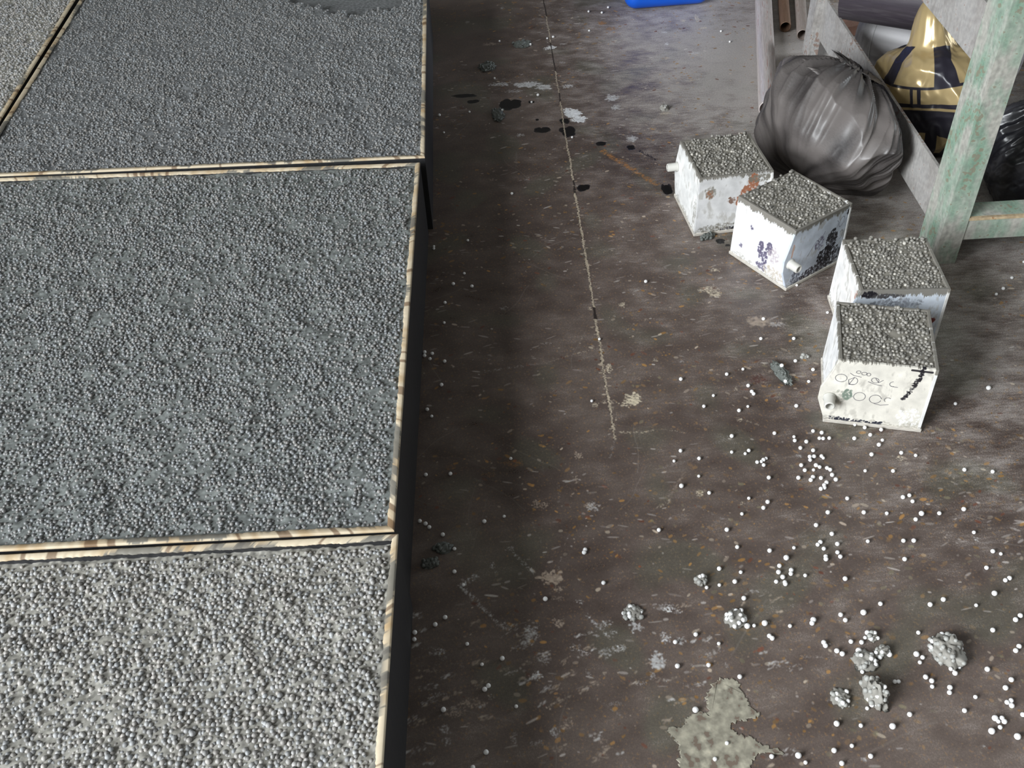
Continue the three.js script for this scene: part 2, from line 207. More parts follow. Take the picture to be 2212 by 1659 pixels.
function tray(label, C, o) {        // C: outer corners back-left, back-right, front-right, front-left in metres (x, z)
  const H = 0.1756, th = 0.009, t = thing('casting_mould', label, 'mould', [(C[0][0] + C[2][0]) / 2, 0, (C[0][1] + C[2][1]) / 2]);
  const L = C.map(([x, z]) => [x - t.position.x, z - t.position.z]);
  // inner corners
  const I = [[L[0][0] + th, L[0][1] + th], [L[1][0] - th, L[1][1] + th], [L[2][0] - th, L[2][1] - th], [L[3][0] + th, L[3][1] - th]];
  for (let k = 0; k < 4; k++) {
    const a = L[k], b = L[(k + 1) % 4], ia = I[k], ib = I[(k + 1) % 4], n = 420;
    const quad = (y, P) => P.map(([x, z]) => [x, y, z]);
    const top = H - 0.004, v = [...quad(0, [a, b, ib, ia]), ...quad(top, [a, b, ib, ia])], f = [[0, 1, 5, 4], [1, 2, 6, 5], [2, 3, 7, 6], [3, 0, 4, 7], [4, 5, 6, 7], [3, 2, 1, 0]];
    const pos = []; for (const q of f) for (const i of [0, 2, 1, 0, 3, 2]) pos.push(...v[q[i]]);
    const g = new THREE.BufferGeometry(); g.setAttribute('position', new THREE.Float32BufferAttribute(pos, 3)); g.computeVertexNormals(); metreUV(g);
    const w = part('side_wall', g, wallOuter, t, 'dark side board');
    // cream rim strip with an uneven inner edge, stained by rust and smeared mortar
    const rp = [], rc = [], idx = [], Ln = Math.hypot(b[0] - a[0], b[1] - a[1]);
    for (let i = 0; i <= n; i++) {
      const s = i / n, sd = s * Ln * 60 + k * 31 + o.seed, O = [a[0] + (b[0] - a[0]) * s, a[1] + (b[1] - a[1]) * s], Q = [ia[0] + (ib[0] - ia[0]) * s, ia[1] + (ib[1] - ia[1]) * s];
      const wob = 1 + 0.09 * n2(sd * 0.23, 1) + 0.09 * n2(sd * 1.3, 2) + 0.06 * n2(sd * 4.1, 4), up = H + 0.00015 * n2(sd, 3);
      const M = [O[0] + (Q[0] - O[0]) * 0.25, O[1] + (Q[1] - O[1]) * 0.25], N = [O[0] + (Q[0] - O[0]) * wob, O[1] + (Q[1] - O[1]) * wob];
      rp.push(O[0], top, O[1], O[0], up - 0.001, O[1], M[0], up, M[1], N[0], up - 0.0008, N[1], N[0], top, N[1]);
      const smear = n2(sd * 0.09, 7) * 0.62 + n2(sd * 0.5, 8) * 0.25 + n2(sd * 2.3, 8) * 0.16;
      for (let j = 0; j < 5; j++) {
        let c = mix3([0.54, 0.46, 0.335], [0.36, 0.24, 0.115], clamp(0.15 + n2(sd * 0.17, 10) * 0.6 + n2(sd * 0.8, 10) * 0.3));
        if (n2(sd * 0.7, 20) * 0.7 + n2(sd * 0.2, 24) * 0.4 > 0.5) c = mix3(c, [0.12, 0.06, 0.025], 0.75);
        if (smear + (j - 2) * 0.14 > 0.36) c = mix3(c, [0.11, 0.11, 0.1], 0.85);
        rc.push(...c);
      }
      if (i) for (let j = 0; j < 4; j++) { const p = (i - 1) * 5 + j, q = i * 5 + j; idx.push(p, q, p + 1, q, q + 1, p + 1); }
    }
    const rg = new THREE.BufferGeometry(); rg.setAttribute('position', new THREE.Float32BufferAttribute(rp, 3)); rg.setAttribute('color', new THREE.Float32BufferAttribute(rc, 3)); rg.setIndex(idx); rg.computeVertexNormals();
    part('rim_strip', rg, rimMat, w, 'cream edge of the board, stained with rust and mortar');
  }
  const at = (u, v) => [I[0][0] * (1 - u) * (1 - v) + I[1][0] * u * (1 - v) + I[2][0] * u * v + I[3][0] * (1 - u) * v, I[0][1] * (1 - u) * (1 - v) + I[1][1] * u * (1 - v) + I[2][1] * u * v + I[3][1] * (1 - u) * v];
  part('base_board', new THREE.BoxGeometry(0.88, 0.02, 0.88).translate(0, o.floorY - 0.011, 0), trayBase, t);
  const fillY = H - o.drop, height = (x, z) => {
    const wx = x + t.position.x, wz = z + t.position.z; let y = fillY + 0.0022 * n2(wx * 9 + o.seed, wz * 9) + 0.0012 * n2(wx * 34, wz * 34) + o.lump * (1 - 1.6 * Math.abs(n2(wx * 75 + o.seed, wz * 75))) + 0.0006 * n2(wx * 190, wz * 190);
    if (o.gap) y = o.floorY + (y - o.floorY) * o.gap(wx, wz); return y; };
  const N = 280, gp = [], gi = [], gu = [];
  for (let j = 0; j <= N; j++) for (let i = 0; i <= N; i++) { const [x, z] = at(i / N, j / N); gp.push(x, height(x, z), z); gu.push(x, z); }
  for (let j = 0; j < N; j++) for (let i = 0; i < N; i++) { const p = j * (N + 1) + i; gi.push(p, p + N + 1, p + 1, p + 1, p + N + 1, p + N + 2); }
  const gg = new THREE.BufferGeometry(); gg.setAttribute('position', new THREE.Float32BufferAttribute(gp, 3)); gg.setAttribute('uv', new THREE.Float32BufferAttribute(gu, 2)); gg.setIndex(gi); gg.computeVertexNormals();
  part('concrete_fill', gg, concreteMat(o.mortar), t, 'wet grey mortar between the beads');
  // the beads, thousands per mould: one stuff part
  const pitch = o.pitch, nx = Math.floor(0.915 / pitch), nz = Math.floor(0.915 / (pitch * 0.866)), list = [];
  for (let j = 0; j < nz; j++) for (let i = 0; i < nx; i++) {
    const u = (i + 0.5 + (j & 1) * 0.5 + rr(-0.36, 0.36)) / nx, v = (j + 0.5 + rr(-0.36, 0.36)) / nz; if (u < 0.006 || u > 0.994 || v < 0.006 || v > 0.994) continue;
    const [x, z] = at(u, v), wx = x + t.position.x, wz = z + t.position.z; const y = height(x, z); if (o.gap && o.gap(wx, wz) < 0.35) continue;
    const smear = fbm(wx * 7 + o.seed, wz * 7, 3) + 0.5 * n2(wx * 40, wz * 12); if (rnd() < o.bare * clamp(0.4 + smear * 1.6)) continue;
    list.push([x, y, z, smear]);
  }
  const im = new THREE.InstancedMesh(beadGeo, o.rough ? dryBead : wetBead, list.length), m = new THREE.Matrix4(), qn = new THREE.Quaternion(), cc = new THREE.Color();
  list.forEach(([x, y, z, smear], i) => { const r = pitch * rr(0.4, 0.6); const e = rr(-0.8, 0.3) - clamp(smear) * o.press;
    qn.setFromEuler(new THREE.Euler(rr(0, 6), rr(0, 6), rr(0, 6))); m.compose(new THREE.Vector3(x, y + r * e, z), qn, new THREE.Vector3(r, r * rr(0.85, 1), r)); im.setMatrixAt(i, m);
    const b = o.bead * (1 + rr(-0.3, 0.34)), w = rr(-0.05, 0.05) + (o.warm || 0); cc.setRGB(b * (0.99 + w), b, b * (1.0 - w)); im.setColorAt(i, cc); });
  im.name = 'bead_surface'; im.userData = { kind: 'stuff', label: 'grey cement-coated polystyrene beads packed on the surface' }; shadows(im); t.add(im);
  return t;
}
tray('square mould of dark bead concrete between two others, its whole right edge in view', [[-1.092, -1.788], [-0.158, -1.751], [-0.1667, -0.8255], [-1.088, -0.834]], { seed: 3, drop: 0.0065, floorY: 0.1, mortar: [108, 112, 110], bead: 0.177, pitch: 0.0060, bare: 0.3, press: 0.5, lump: 0.0012 });
tray('farthest square mould of bead concrete beside the walkway, not yet filled at its far edge', [[-1.098, -2.722], [-0.166, -2.712], [-0.149, -1.7714], [-1.077, -1.797]], { seed: 40, drop: 0.006, floorY: 0.15, mortar: [110, 112, 113], bead: 0.18, pitch: 0.0060, bare: 0.35, press: 0.6, lump: 0.0013,
  gap: (x, z) => { const edge = -2.522 + 0.03 * n2(x * 16, 3) + 0.02 * n2(x * 50, 8) - 0.9 * Math.max(0, -0.41 - x) - 1.6 * Math.max(0, x + 0.235); return sstep(-0.022, 0.012, z - edge); } });
tray('nearest square mould of bead concrete, paler and smeared by a trowel', [[-1.088, -0.826], [-0.1609, -0.8197], [-0.169, 0.108], [-1.086, 0.11]], { seed: 77, drop: 0.012, floorY: 0.1, mortar: [134, 132, 125], bead: 0.255, pitch: 0.0062, bare: 0.12, press: 0.35, lump: 0.002, warm: 0.03, rough: true });
tray('pale mould of bead concrete behind the farthest one, cut off by the left picture edge', [[-2.045, -2.74], [-1.113, -2.74], [-1.086, -1.80], [-2.03, -1.80]], { seed: 121, drop: 0.006, floorY: 0.1, mortar: [138, 136, 128], bead: 0.30, warm: 0.03, rough: true, pitch: 0.0062, bare: 0.25, press: 0.6, lump: 0.0018 });

// ---------------------------------------------------------------- cube moulds (white, stained, with a clamp sleeve at one corner)
const FQ = { zp: [0, 0], xm: [1, 0], xp: [0, 1], zm: [1, 1] }, FA = { zp: 0, xp: Math.PI / 2, zm: Math.PI, xm: -Math.PI / 2 };
const wetSmall = std({ color: 0xffffff, roughness: 0.45 });
function cubeTexture(paint) {
  const [c, x] = canvasOf(1024, 1024);
  for (const f of Object.keys(FQ)) {
    const [qi, qj] = FQ[f], o = paint[f] || {}, base = o.base || [222, 222, 220], im = x.createImageData(512, 512), sd = rr(0, 90);
    for (let j = 0, k = 0; j < 512; j++) for (let i = 0; i < 512; i++, k += 4) {
      const X = (i / 512 * 200 - 100), Y = 180 - j / 512 * 200; let col = base.slice();
      const big = fbm(X * 0.02 + sd, Y * 0.02, 4), st = fbm(X * 0.045 + sd, Y * 0.02, 4), fine = n2(X * 0.6 + sd, Y * 0.6);
      col = col.map((v) => v * (1 + big * 0.12 + fine * 0.025));
      if (st + big * 0.6 > 0.28) col = mix3(col, [150, 146, 138], 0.5 * clamp((st + big * 0.6 - 0.22) * 2.2));
      const ragged = 131 + 8 * fbm(X * 0.05 + sd, 3, 3) + 4 * n2(X * 0.4, sd) - (o.band || 0);     // mortar wiped over the top edge
      if (Y > ragged) col = mix3(col, [112, 108, 100], 0.9);
      const low = 14 + 12 * fbm(X * 0.04 + sd, 9, 3); if (Y < low && n2(X * 0.12, Y * 0.3 + sd) > -0.2) col = mix3(col, [140, 136, 126], 0.5);
      im.data[k] = col[0]; im.data[k + 1] = col[1]; im.data[k + 2] = col[2]; im.data[k + 3] = 255;
    }
    x.putImageData(im, qi * 512, qj * 512);
    x.save(); x.beginPath(); x.rect(qi * 512, qj * 512, 512, 512); x.clip();
    const U = (X) => qi * 512 + (X + 100) * 2.56, V = (Y) => qj * 512 + (180 - Y) * 2.56;
    const api = {
      blot(X, Y, w, h, col, al = 0.8, n = 90) { for (let i = 0; i < n * 2.2; i++) { const t = rr(0, 6.28), r = Math.sqrt(rnd()); const px = X + Math.cos(t) * r * w / 2, py = Y + Math.sin(t) * r * h / 2; if (n2(px * 0.14 + X, py * 0.1) < -0.4) continue; x.globalAlpha = al * rr(0.5, 1); x.fillStyle = col; x.beginPath(); x.ellipse(U(px), V(py), rr(1.5, 7), rr(2, 9), rr(-0.4, 0.4), 0, 7); x.fill(); } },
      line(P, w, col, al = 0.85) { x.globalAlpha = al; x.strokeStyle = col; x.lineWidth = w * 2.56; x.lineCap = 'round'; x.lineJoin = 'round'; x.beginPath(); P.forEach(([a, b], i) => (i ? x.lineTo(U(a), V(b)) : x.moveTo(U(a), V(b)))); x.stroke(); },
      ring(X, Y, a, b, from = 0, to = 6.28, rot = 0, w = 0.9) { x.globalAlpha = 0.85; x.strokeStyle = 'rgb(44,42,52)'; x.lineWidth = w * 2.56; x.lineCap = 'round'; x.beginPath(); x.ellipse(U(X), V(Y), a * 2.56, b * 2.56, rot, from, to); x.stroke(); },
      jag(P, w, col) { for (let i = 1; i < P.length; i++) for (let k = 0; k < 40; k++) { const t = rnd(); x.globalAlpha = rr(0.5, 1); x.fillStyle = col; x.beginPath(); x.ellipse(U(P[i - 1][0] + (P[i][0] - P[i - 1][0]) * t + rr(-w, w) / 2), V(P[i - 1][1] + (P[i][1] - P[i - 1][1]) * t + rr(-w, w) / 2), rr(2, 6), rr(2, 6), 0, 0, 7); x.fill(); } },
    };
    if (o.draw) o.draw(api); x.restore();
  }
  x.globalAlpha = 1; return texOf(c);
}
function cubeMould(label, [x, z, a], earFace, paint, o) {
  const H = 0.136, S = 0.075, th = 0.005, t = thing('cube_mould', label, 'cube mould', [x, 0, z], -a);
  const mat = std({ map: cubeTexture(paint), roughness: 0.55 });
  const faces = ['zp', 'xp', 'zm', 'xm'];
  for (const f of faces) {
    const ear = f === earFace, opp = FA[f] === FA[earFace] + Math.PI || FA[f] === FA[earFace] - Math.PI || (earFace === 'xm' && f === 'xp');
    const s = new THREE.Shape(), b = S + 0.0015;
    s.moveTo(-b, 0.006);
    if (ear || opp) { s.lineTo(-b - 0.003, 0.012); s.lineTo(-b - 0.017, 0.05); s.lineTo(-b - 0.017, 0.075); s.lineTo(-b - 0.006, 0.108); }
    s.lineTo(-S, H); s.lineTo(S - th, H); s.lineTo(b - th, 0.006); s.closePath();
    const g = new THREE.ExtrudeGeometry(s, { depth: th - 0.0012, bevelEnabled: true, bevelSize: 0.0006, bevelThickness: 0.0006, bevelSegments: 1, curveSegments: 4 });
    const p = g.attributes.position, u = g.attributes.uv, [qi, qj] = FQ[f];
    for (let i = 0; i < p.count; i++) { u.setXY(i, (qi + (p.getX(i) + 0.1) / 0.2) / 2, 1 - (qj + 1 - (p.getY(i) + 0.02) / 0.2) / 2);
      const q = p.getY(i); p.setZ(i, p.getZ(i) + S - th + 0.0006 + 0.0015 * (1 - q / H)); }
    g.computeVertexNormals(); g.rotateY(FA[f]);
    part('wall_plate', g, mat, t);
    if (ear) {
      const sl = new THREE.LatheGeometry([[0.0052, 0], [0.0052, 0.022], [0.0075, 0.0222], [0.0088, 0.0205], [0.0088, 0.004], [0.0105, 0.0025], [0.0105, -0.001], [0.0052, -0.001]].map(([r, y]) => new THREE.Vector2(r, y)), 24);
      sl.rotateX(Math.PI / 2); sl.translate(-S - 0.002, o.sleeveY || 0.062, S + 0.001); sl.rotateY(FA[f]);
      part('clamp_sleeve', sl, sleeveMat, t, 'hollow pale clamp sleeve');
    }
  }
  part('base_plate', box(0.157, 0.007, 0.157, 0, 0.0035, 0, 0.0015), basePlateMat, t);
  // concrete
  const N = 40, E = S - th, gp = [], gi = [], hy = (X, Z) => H - 0.003 + 0.002 * n2(X * 30 + x * 50, Z * 30) + 0.003 * clamp(1 - (E + Z) / 0.05) * (o.heap || 0.5);
  for (let j = 0; j <= N; j++) for (let i = 0; i <= N; i++) { const X = (i / N * 2 - 1) * E, Z = (j / N * 2 - 1) * E; gp.push(X, hy(X, Z), Z); }
  for (let j = 0; j < N; j++) for (let i = 0; i < N; i++) { const q = j * (N + 1) + i; gi.push(q, q + N + 1, q + 1, q + 1, q + N + 1, q + N + 2); }
  const g = new THREE.BufferGeometry(); g.setAttribute('position', new THREE.Float32BufferAttribute(gp, 3)); g.setIndex(gi); g.computeVertexNormals();
  part('concrete_fill', g, std({ color: lin(0.2, 0.187, 0.158), roughness: 0.75 }), t, 'grey mortar level with the top of the mould');
  const list = [];
  for (let k = 0; k < 3400 && list.length < 560; k++) { const X = rr(-E + 0.003, E - 0.003), Z = rr(-E + 0.003, E - 0.003); if (n2(X * 26 + 60 * x, Z * 26) + rr(-0.5, 0.5) < -0.45) continue;
    if (list.some((e) => (e[0] - X) ** 2 + (e[1] - Z) ** 2 < 2.2e-5)) continue; list.push([X, Z]); }
  for (let k = 0; k < 14; k++) list.push([rr(-E, E), -E + rr(-0.004, 0.002), 1]);
  const im = new THREE.InstancedMesh(beadGeo, wetSmall, list.length), m = new THREE.Matrix4(), cc = new THREE.Color();
  list.forEach(([X, Z, over], i) => { const r = rr(0.0024, 0.0036); m.compose(new THREE.Vector3(X, hy(X, Z) + r * (over ? 1 : rr(-0.7, 0.45)), Z), new THREE.Quaternion(), new THREE.Vector3(r, r, r)); im.setMatrixAt(i, m); const b = rnd() < 0.04 ? 0.5 : rr(0.16, 0.3); cc.setRGB(b, b * 0.95, b * 0.85); im.setColorAt(i, cc); });
  im.name = 'bead_surface'; im.userData = { kind: 'stuff', label: 'grey cement-coated polystyrene beads' }; shadows(im); t.add(im);
  return t;
}
const sleeveMat = std({ color: lin(0.55, 0.54, 0.5), roughness: 0.6 }), basePlateMat = std({ map: noiseTex(128, (u, v) => { const a = 186 + tile((p, q) => fbm(p * 9, q * 9, 3), u, v) * 70; return [a, a * 0.97, a * 0.92]; }), roughness: 0.65 });
const INKB = 'rgb(38,34,48)', BLACK = 'rgb(22,20,26)', RUST = 'rgb(150,96,70)', MORT = 'rgb(112,108,98)', VIOLET = 'rgb(88,82,104)';
cubeMould('white cube mould with a brown rust patch, behind the others beside the grey bag', [0.4629, -1.7752, -0.1061], 'xm', {
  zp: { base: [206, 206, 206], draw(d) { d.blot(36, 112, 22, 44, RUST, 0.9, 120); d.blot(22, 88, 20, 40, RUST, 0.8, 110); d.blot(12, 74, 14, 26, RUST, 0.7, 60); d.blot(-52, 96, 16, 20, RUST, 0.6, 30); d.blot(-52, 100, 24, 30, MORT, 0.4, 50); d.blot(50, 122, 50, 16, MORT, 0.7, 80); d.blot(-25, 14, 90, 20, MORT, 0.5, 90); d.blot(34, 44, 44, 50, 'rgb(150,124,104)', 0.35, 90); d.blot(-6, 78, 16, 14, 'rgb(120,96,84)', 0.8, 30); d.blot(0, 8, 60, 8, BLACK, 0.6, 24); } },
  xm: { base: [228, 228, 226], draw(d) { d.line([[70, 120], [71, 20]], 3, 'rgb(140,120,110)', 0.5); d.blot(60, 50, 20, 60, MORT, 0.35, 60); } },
}, { heap: 1.2, sleeveY: 0.074 });
cubeMould('white cube mould turned cornerwise, both near faces splashed with black ink', [0.5612, -1.6009, -0.5678], 'zp', {
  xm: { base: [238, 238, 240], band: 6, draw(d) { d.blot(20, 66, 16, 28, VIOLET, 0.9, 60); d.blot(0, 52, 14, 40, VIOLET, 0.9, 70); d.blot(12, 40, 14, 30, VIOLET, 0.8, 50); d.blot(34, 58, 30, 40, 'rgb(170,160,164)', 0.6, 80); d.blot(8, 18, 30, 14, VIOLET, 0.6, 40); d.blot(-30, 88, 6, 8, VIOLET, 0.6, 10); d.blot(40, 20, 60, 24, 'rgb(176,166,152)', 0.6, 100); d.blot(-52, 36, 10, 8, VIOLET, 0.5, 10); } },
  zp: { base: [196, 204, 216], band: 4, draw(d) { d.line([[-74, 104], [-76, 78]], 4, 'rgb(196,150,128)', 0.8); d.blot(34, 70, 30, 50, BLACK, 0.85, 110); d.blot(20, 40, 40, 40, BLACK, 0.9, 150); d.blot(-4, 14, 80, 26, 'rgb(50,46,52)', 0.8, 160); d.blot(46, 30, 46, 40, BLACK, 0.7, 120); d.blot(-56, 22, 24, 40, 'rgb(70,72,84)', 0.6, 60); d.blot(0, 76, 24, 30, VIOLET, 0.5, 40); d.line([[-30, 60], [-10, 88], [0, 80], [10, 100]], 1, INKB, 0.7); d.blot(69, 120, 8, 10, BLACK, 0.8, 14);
    d.ring(54, 104, 6, 11, 0, 6.28, 0.3); d.ring(38, 100, 6, 11, 4.6, 7.8, 0.3); d.ring(40, 68, 6, 9, 0, 6.28, 0.4); d.ring(58, 72, 6, 10, 3.8, 7.4, 0.3); d.line([[62, 98], [66, 108]], 0.9, INKB); } },
}, { heap: 1.4, sleeveY: 0.064 });
cubeMould('white cube mould standing behind the one marked 500, black smear on its near edge', [0.6834, -1.3842, 0.0642], 'zm', {
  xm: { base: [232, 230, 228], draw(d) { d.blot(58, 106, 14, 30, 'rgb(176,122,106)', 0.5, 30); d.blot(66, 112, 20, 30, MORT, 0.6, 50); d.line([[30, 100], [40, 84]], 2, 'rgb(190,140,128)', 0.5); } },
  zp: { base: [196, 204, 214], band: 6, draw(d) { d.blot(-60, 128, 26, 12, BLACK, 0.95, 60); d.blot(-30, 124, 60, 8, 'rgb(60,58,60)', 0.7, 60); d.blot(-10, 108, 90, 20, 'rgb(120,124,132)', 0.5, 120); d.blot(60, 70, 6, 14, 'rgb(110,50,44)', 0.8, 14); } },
}, { heap: 1.0 });
cubeMould('nearest white cube mould, marked 500 by hand with a black streak on the front', [0.6096, -1.1996, 0.2383], 'zp', {
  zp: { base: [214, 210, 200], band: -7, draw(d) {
    d.ring(-66, 100, 9, 8, 0, 6.28, 0.2); d.ring(-47, 96, 7, 8, -1.5, 2.2, 0); d.line([[-52, 88], [-46, 104], [-54, 98], [-52, 88], [-44, 89]], 0.9, INKB);
    d.line([[-54, 112], [-48, 108], [-36, 106]], 0.9, INKB); d.ring(-42, 116, 3.4, 2.8); d.ring(-33, 114, 4, 3); d.ring(-26, 113, 3, 3); 
    d.ring(-14, 102, 6, 5, 0, 6.28, 0.5); d.line([[-24, 98], [-14, 94], [-2, 92]], 0.9, INKB); d.line([[-14, 106], [-8, 98], [-2, 104]], 0.9, INKB);
    d.ring(14, 98, 5, 5, 1.2, 4.6); d.line([[12, 93], [22, 92]], 0.9, INKB);
    d.ring(-31, 64, 9, 9); d.ring(-6, 62, 9, 9, 0.2, 6.1); d.ring(13, 63, 5, 5, 2.2, 5.6); d.line([[-6, 52], [4, 50], [16, 53]], 0.9, INKB);
    d.jag([[52, 134], [50, 112], [44, 92], [36, 66]], 7, BLACK); d.line([[36, 131], [66, 130]], 4, BLACK, 0.9);
    d.jag([[-70, 11], [-40, 9], [0, 7], [12, 10]], 7, 'rgb(28,30,44)'); d.blot(-62, 60, 26, 26, 'rgb(150,150,140)', 0.5, 40); d.blot(-50, 66, 14, 22, 'rgb(110,124,112)', 0.7, 40); d.blot(52, 30, 40, 40, 'rgb(236,236,236)', 0.6, 60); } },
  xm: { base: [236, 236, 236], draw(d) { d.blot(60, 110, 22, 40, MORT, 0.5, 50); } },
}, { heap: 0.4, sleeveY: 0.056 });

// ---------------------------------------------------------------- steel bench: green and grey worn paint
const worn = (a, b, rust, k) => noiseTex(512, (u, v) => { const f = tile((p, q) => fbm(p * 5 + k, q * 2.5, 4), u, v), g = tile((p, q) => fbm(p * 20 + k, q * 20, 3), u, v), s = tile((p, q) => fbm(p * 34, q * 6 + k, 3), u, v);
  let c = mix3(a, b, clamp(0.42 + f * 1.7)); c = c.map((e) => e * (1 + g * 0.2 + s * 0.12)); if (g + f > 0.34) c = mix3(c, rust, 0.75 * clamp((g + f - 0.34) * 8)); return c; }, true, 3);
const greenPaint = std({ map: worn([166, 165, 157], [128, 156, 137], [130, 120, 104], 3), roughness: 0.6 });
const greyPaint = std({ map: worn([150, 146, 142], [170, 168, 166], [128, 104, 92], 31), roughness: 0.62 });
const rustEdge = std({ map: worn([168, 148, 118], [190, 172, 140], [140, 96, 60], 9), roughness: 0.8 });
const bench = thing('work_bench', 'green and grey painted steel bench frame standing over the bags', 'bench', [0.84, 0, -1.55]);
const post = (x, z, w, d, h, m) => part('post', box(w, h, d, x, h / 2, z), m, bench);
post(0.0225, -0.041, 0.045, 0.082, 0.78, greenPaint);
part('post', box(0.026, 0.78, 0.05, -0.006, 0.39, -0.92), greyPaint, bench);
post(0.9775, -0.041, 0.045, 0.082, 0.78, greenPaint); post(0.98, -0.92, 0.04, 0.05, 0.78, greyPaint);
const rail = (w, h, d, x, y, z, m, l) => part('rail', box(w, h, d, x, y, z), m, bench, l);
rail(0.006, 0.105, 0.835, 0.003, 0.1145, -0.5005, greyPaint, 'low grey side rail'); rail(0.006, 0.10, 0.835, 0.003, 0.438, -0.5005, greyPaint, 'upper grey side rail');
rail(0.006, 0.105, 0.86, 0.992, 0.1145, -0.50, greyPaint); rail(0.006, 0.10, 0.86, 0.992, 0.438, -0.50, greyPaint);
const lower = part('rail', box(0.91, 0.045, 0.005, 0.5, 0.0775, -0.0045), greenPaint, bench, 'green front rail of angle iron');
part('top_flange', box(0.91, 0.005, 0.05, 0.5, 0.1025, -0.027), greenPaint, lower); part('worn_edge', box(0.91, 0.006, 0.006, 0.5, 0.1022, -0.0035), rustEdge, lower, 'edge worn to bare rust');
rail(0.91, 0.04, 0.04, 0.5, 0.74, -0.02, greenPaint); rail(0.91, 0.04, 0.04, 0.5, 0.74, -0.92, greenPaint);
part('bench_top', box(1.0, 0.02, 0.95, 0.5, 0.79, -0.47), std({ color: lin(0.14, 0.13, 0.12), roughness: 0.7 }), bench);

// ---------------------------------------------------------------- plastic bags
function bagGeometry(o) {
  seed = o.seed * 7919;
  const K = []; for (let k = 0; k < o.planes; k++) { const t = Math.acos(rr(-1, 1)), p = rr(0, 6.28); K.push([Math.sin(t) * Math.cos(p), Math.cos(t), Math.sin(t) * Math.sin(p), rr(0.84, 1.02)]); }
  const g = mergeVertices(new THREE.IcosahedronGeometry(1, o.detail || 46).deleteAttribute('normal').deleteAttribute('uv'), 1e-5), p = g.attributes.position, col = [], uv = [], v = new THREE.Vector3(), kn = new THREE.Vector3(...o.knot).normalize();
  const e1 = new THREE.Vector3(0, 1, 0).cross(kn).normalize(), e2 = kn.clone().cross(e1);
  for (let i = 0; i < p.count; i++) {
    v.fromBufferAttribute(p, i).normalize(); let s = 0; for (const [a, b, c, d] of K) { const q = (a * v.x + b * v.y + c * v.z) / d; if (q > 0) s += q ** 26; }
    let r = Math.min(1.12, s ** (-1 / 26)); const ca = v.dot(kn), th = Math.acos(clamp(ca, -1, 1)), ph = Math.atan2(v.dot(e2), v.dot(e1));
    const near = Math.exp(-((th / o.reach) ** 2)), cph = Math.cos(ph), sph = Math.sin(ph);
    const fold = 1 - Math.abs(n3(cph * o.freq, sph * o.freq, th * 0.3 + o.seed)) * 2.4;             // pleats running to the knot
    const fold2 = 1 - Math.sqrt(Math.abs(n3(cph * o.freq * 2.1 + 4, sph * o.freq * 2.1, th * 0.5 + o.seed))) * 2;
    r += near * (o.pleat || 0.085) * (fold + 0.45 * fold2) * sstep(0.04, 0.3, th) + 0.03 * n3(v.x * 1.9 + o.seed, v.y * 1.9, v.z * 1.9) + (o.crumple ?? 0.012) * (1 - 2 * Math.abs(n3(v.x * 3.4, v.y * 3.4 + o.seed, v.z * 3.4)));
    r += o.neck * Math.exp(-((th / 0.3) ** 2)) - (o.pinch || 0) * Math.exp(-(((th - 0.5) / 0.25) ** 2));
    let X = v.x * r * o.size[0], Z = v.z * r * o.size[2]; const Y = v.y * r * o.size[1]; if (o.turn) { const c = Math.cos(o.turn), s = Math.sin(o.turn);[X, Z] = [X * c + Z * s, Z * c - X * s]; } if (o.right && X > o.right - 0.03) X = o.right - 0.03 * Math.exp(-(X - o.right + 0.03) / 0.03); p.setXYZ(i, X, Math.max(Y, -o.sit + 0.002 * n2(X * 30, Z * 30)), Z);
    col.push(...o.colour(v, th, ph, n3(cph * 2.2 + o.seed, sph * 2.2, th * 0.9), n3(v.x * 40, v.y * 40, v.z * 40 + o.seed))); uv.push((ph / Math.PI + 1) / 2, 1 - th / Math.PI);
  }
  g.setAttribute('color', new THREE.Float32BufferAttribute(col, 3)); g.setAttribute('uv', new THREE.Float32BufferAttribute(uv, 2)); g.computeVertexNormals(); g.translate(0, o.sit, 0); return g;
}
const dusty = (dark, dust, amount) => (v, th, ph, a, b) => { const d = clamp((amount + a * 0.55 + b * 0.12) * 1.3); return [0, 1, 2].map((i) => dark[i] + (dust[i] - dark[i]) * d); };
const dustyPlastic = new THREE.MeshPhysicalMaterial({ vertexColors: true, roughness: 0.5, clearcoat: 0.14, clearcoatRoughness: 0.22 });
const greyDust = dusty([0.03, 0.026, 0.026], [0.135, 0.12, 0.114], 0.5);
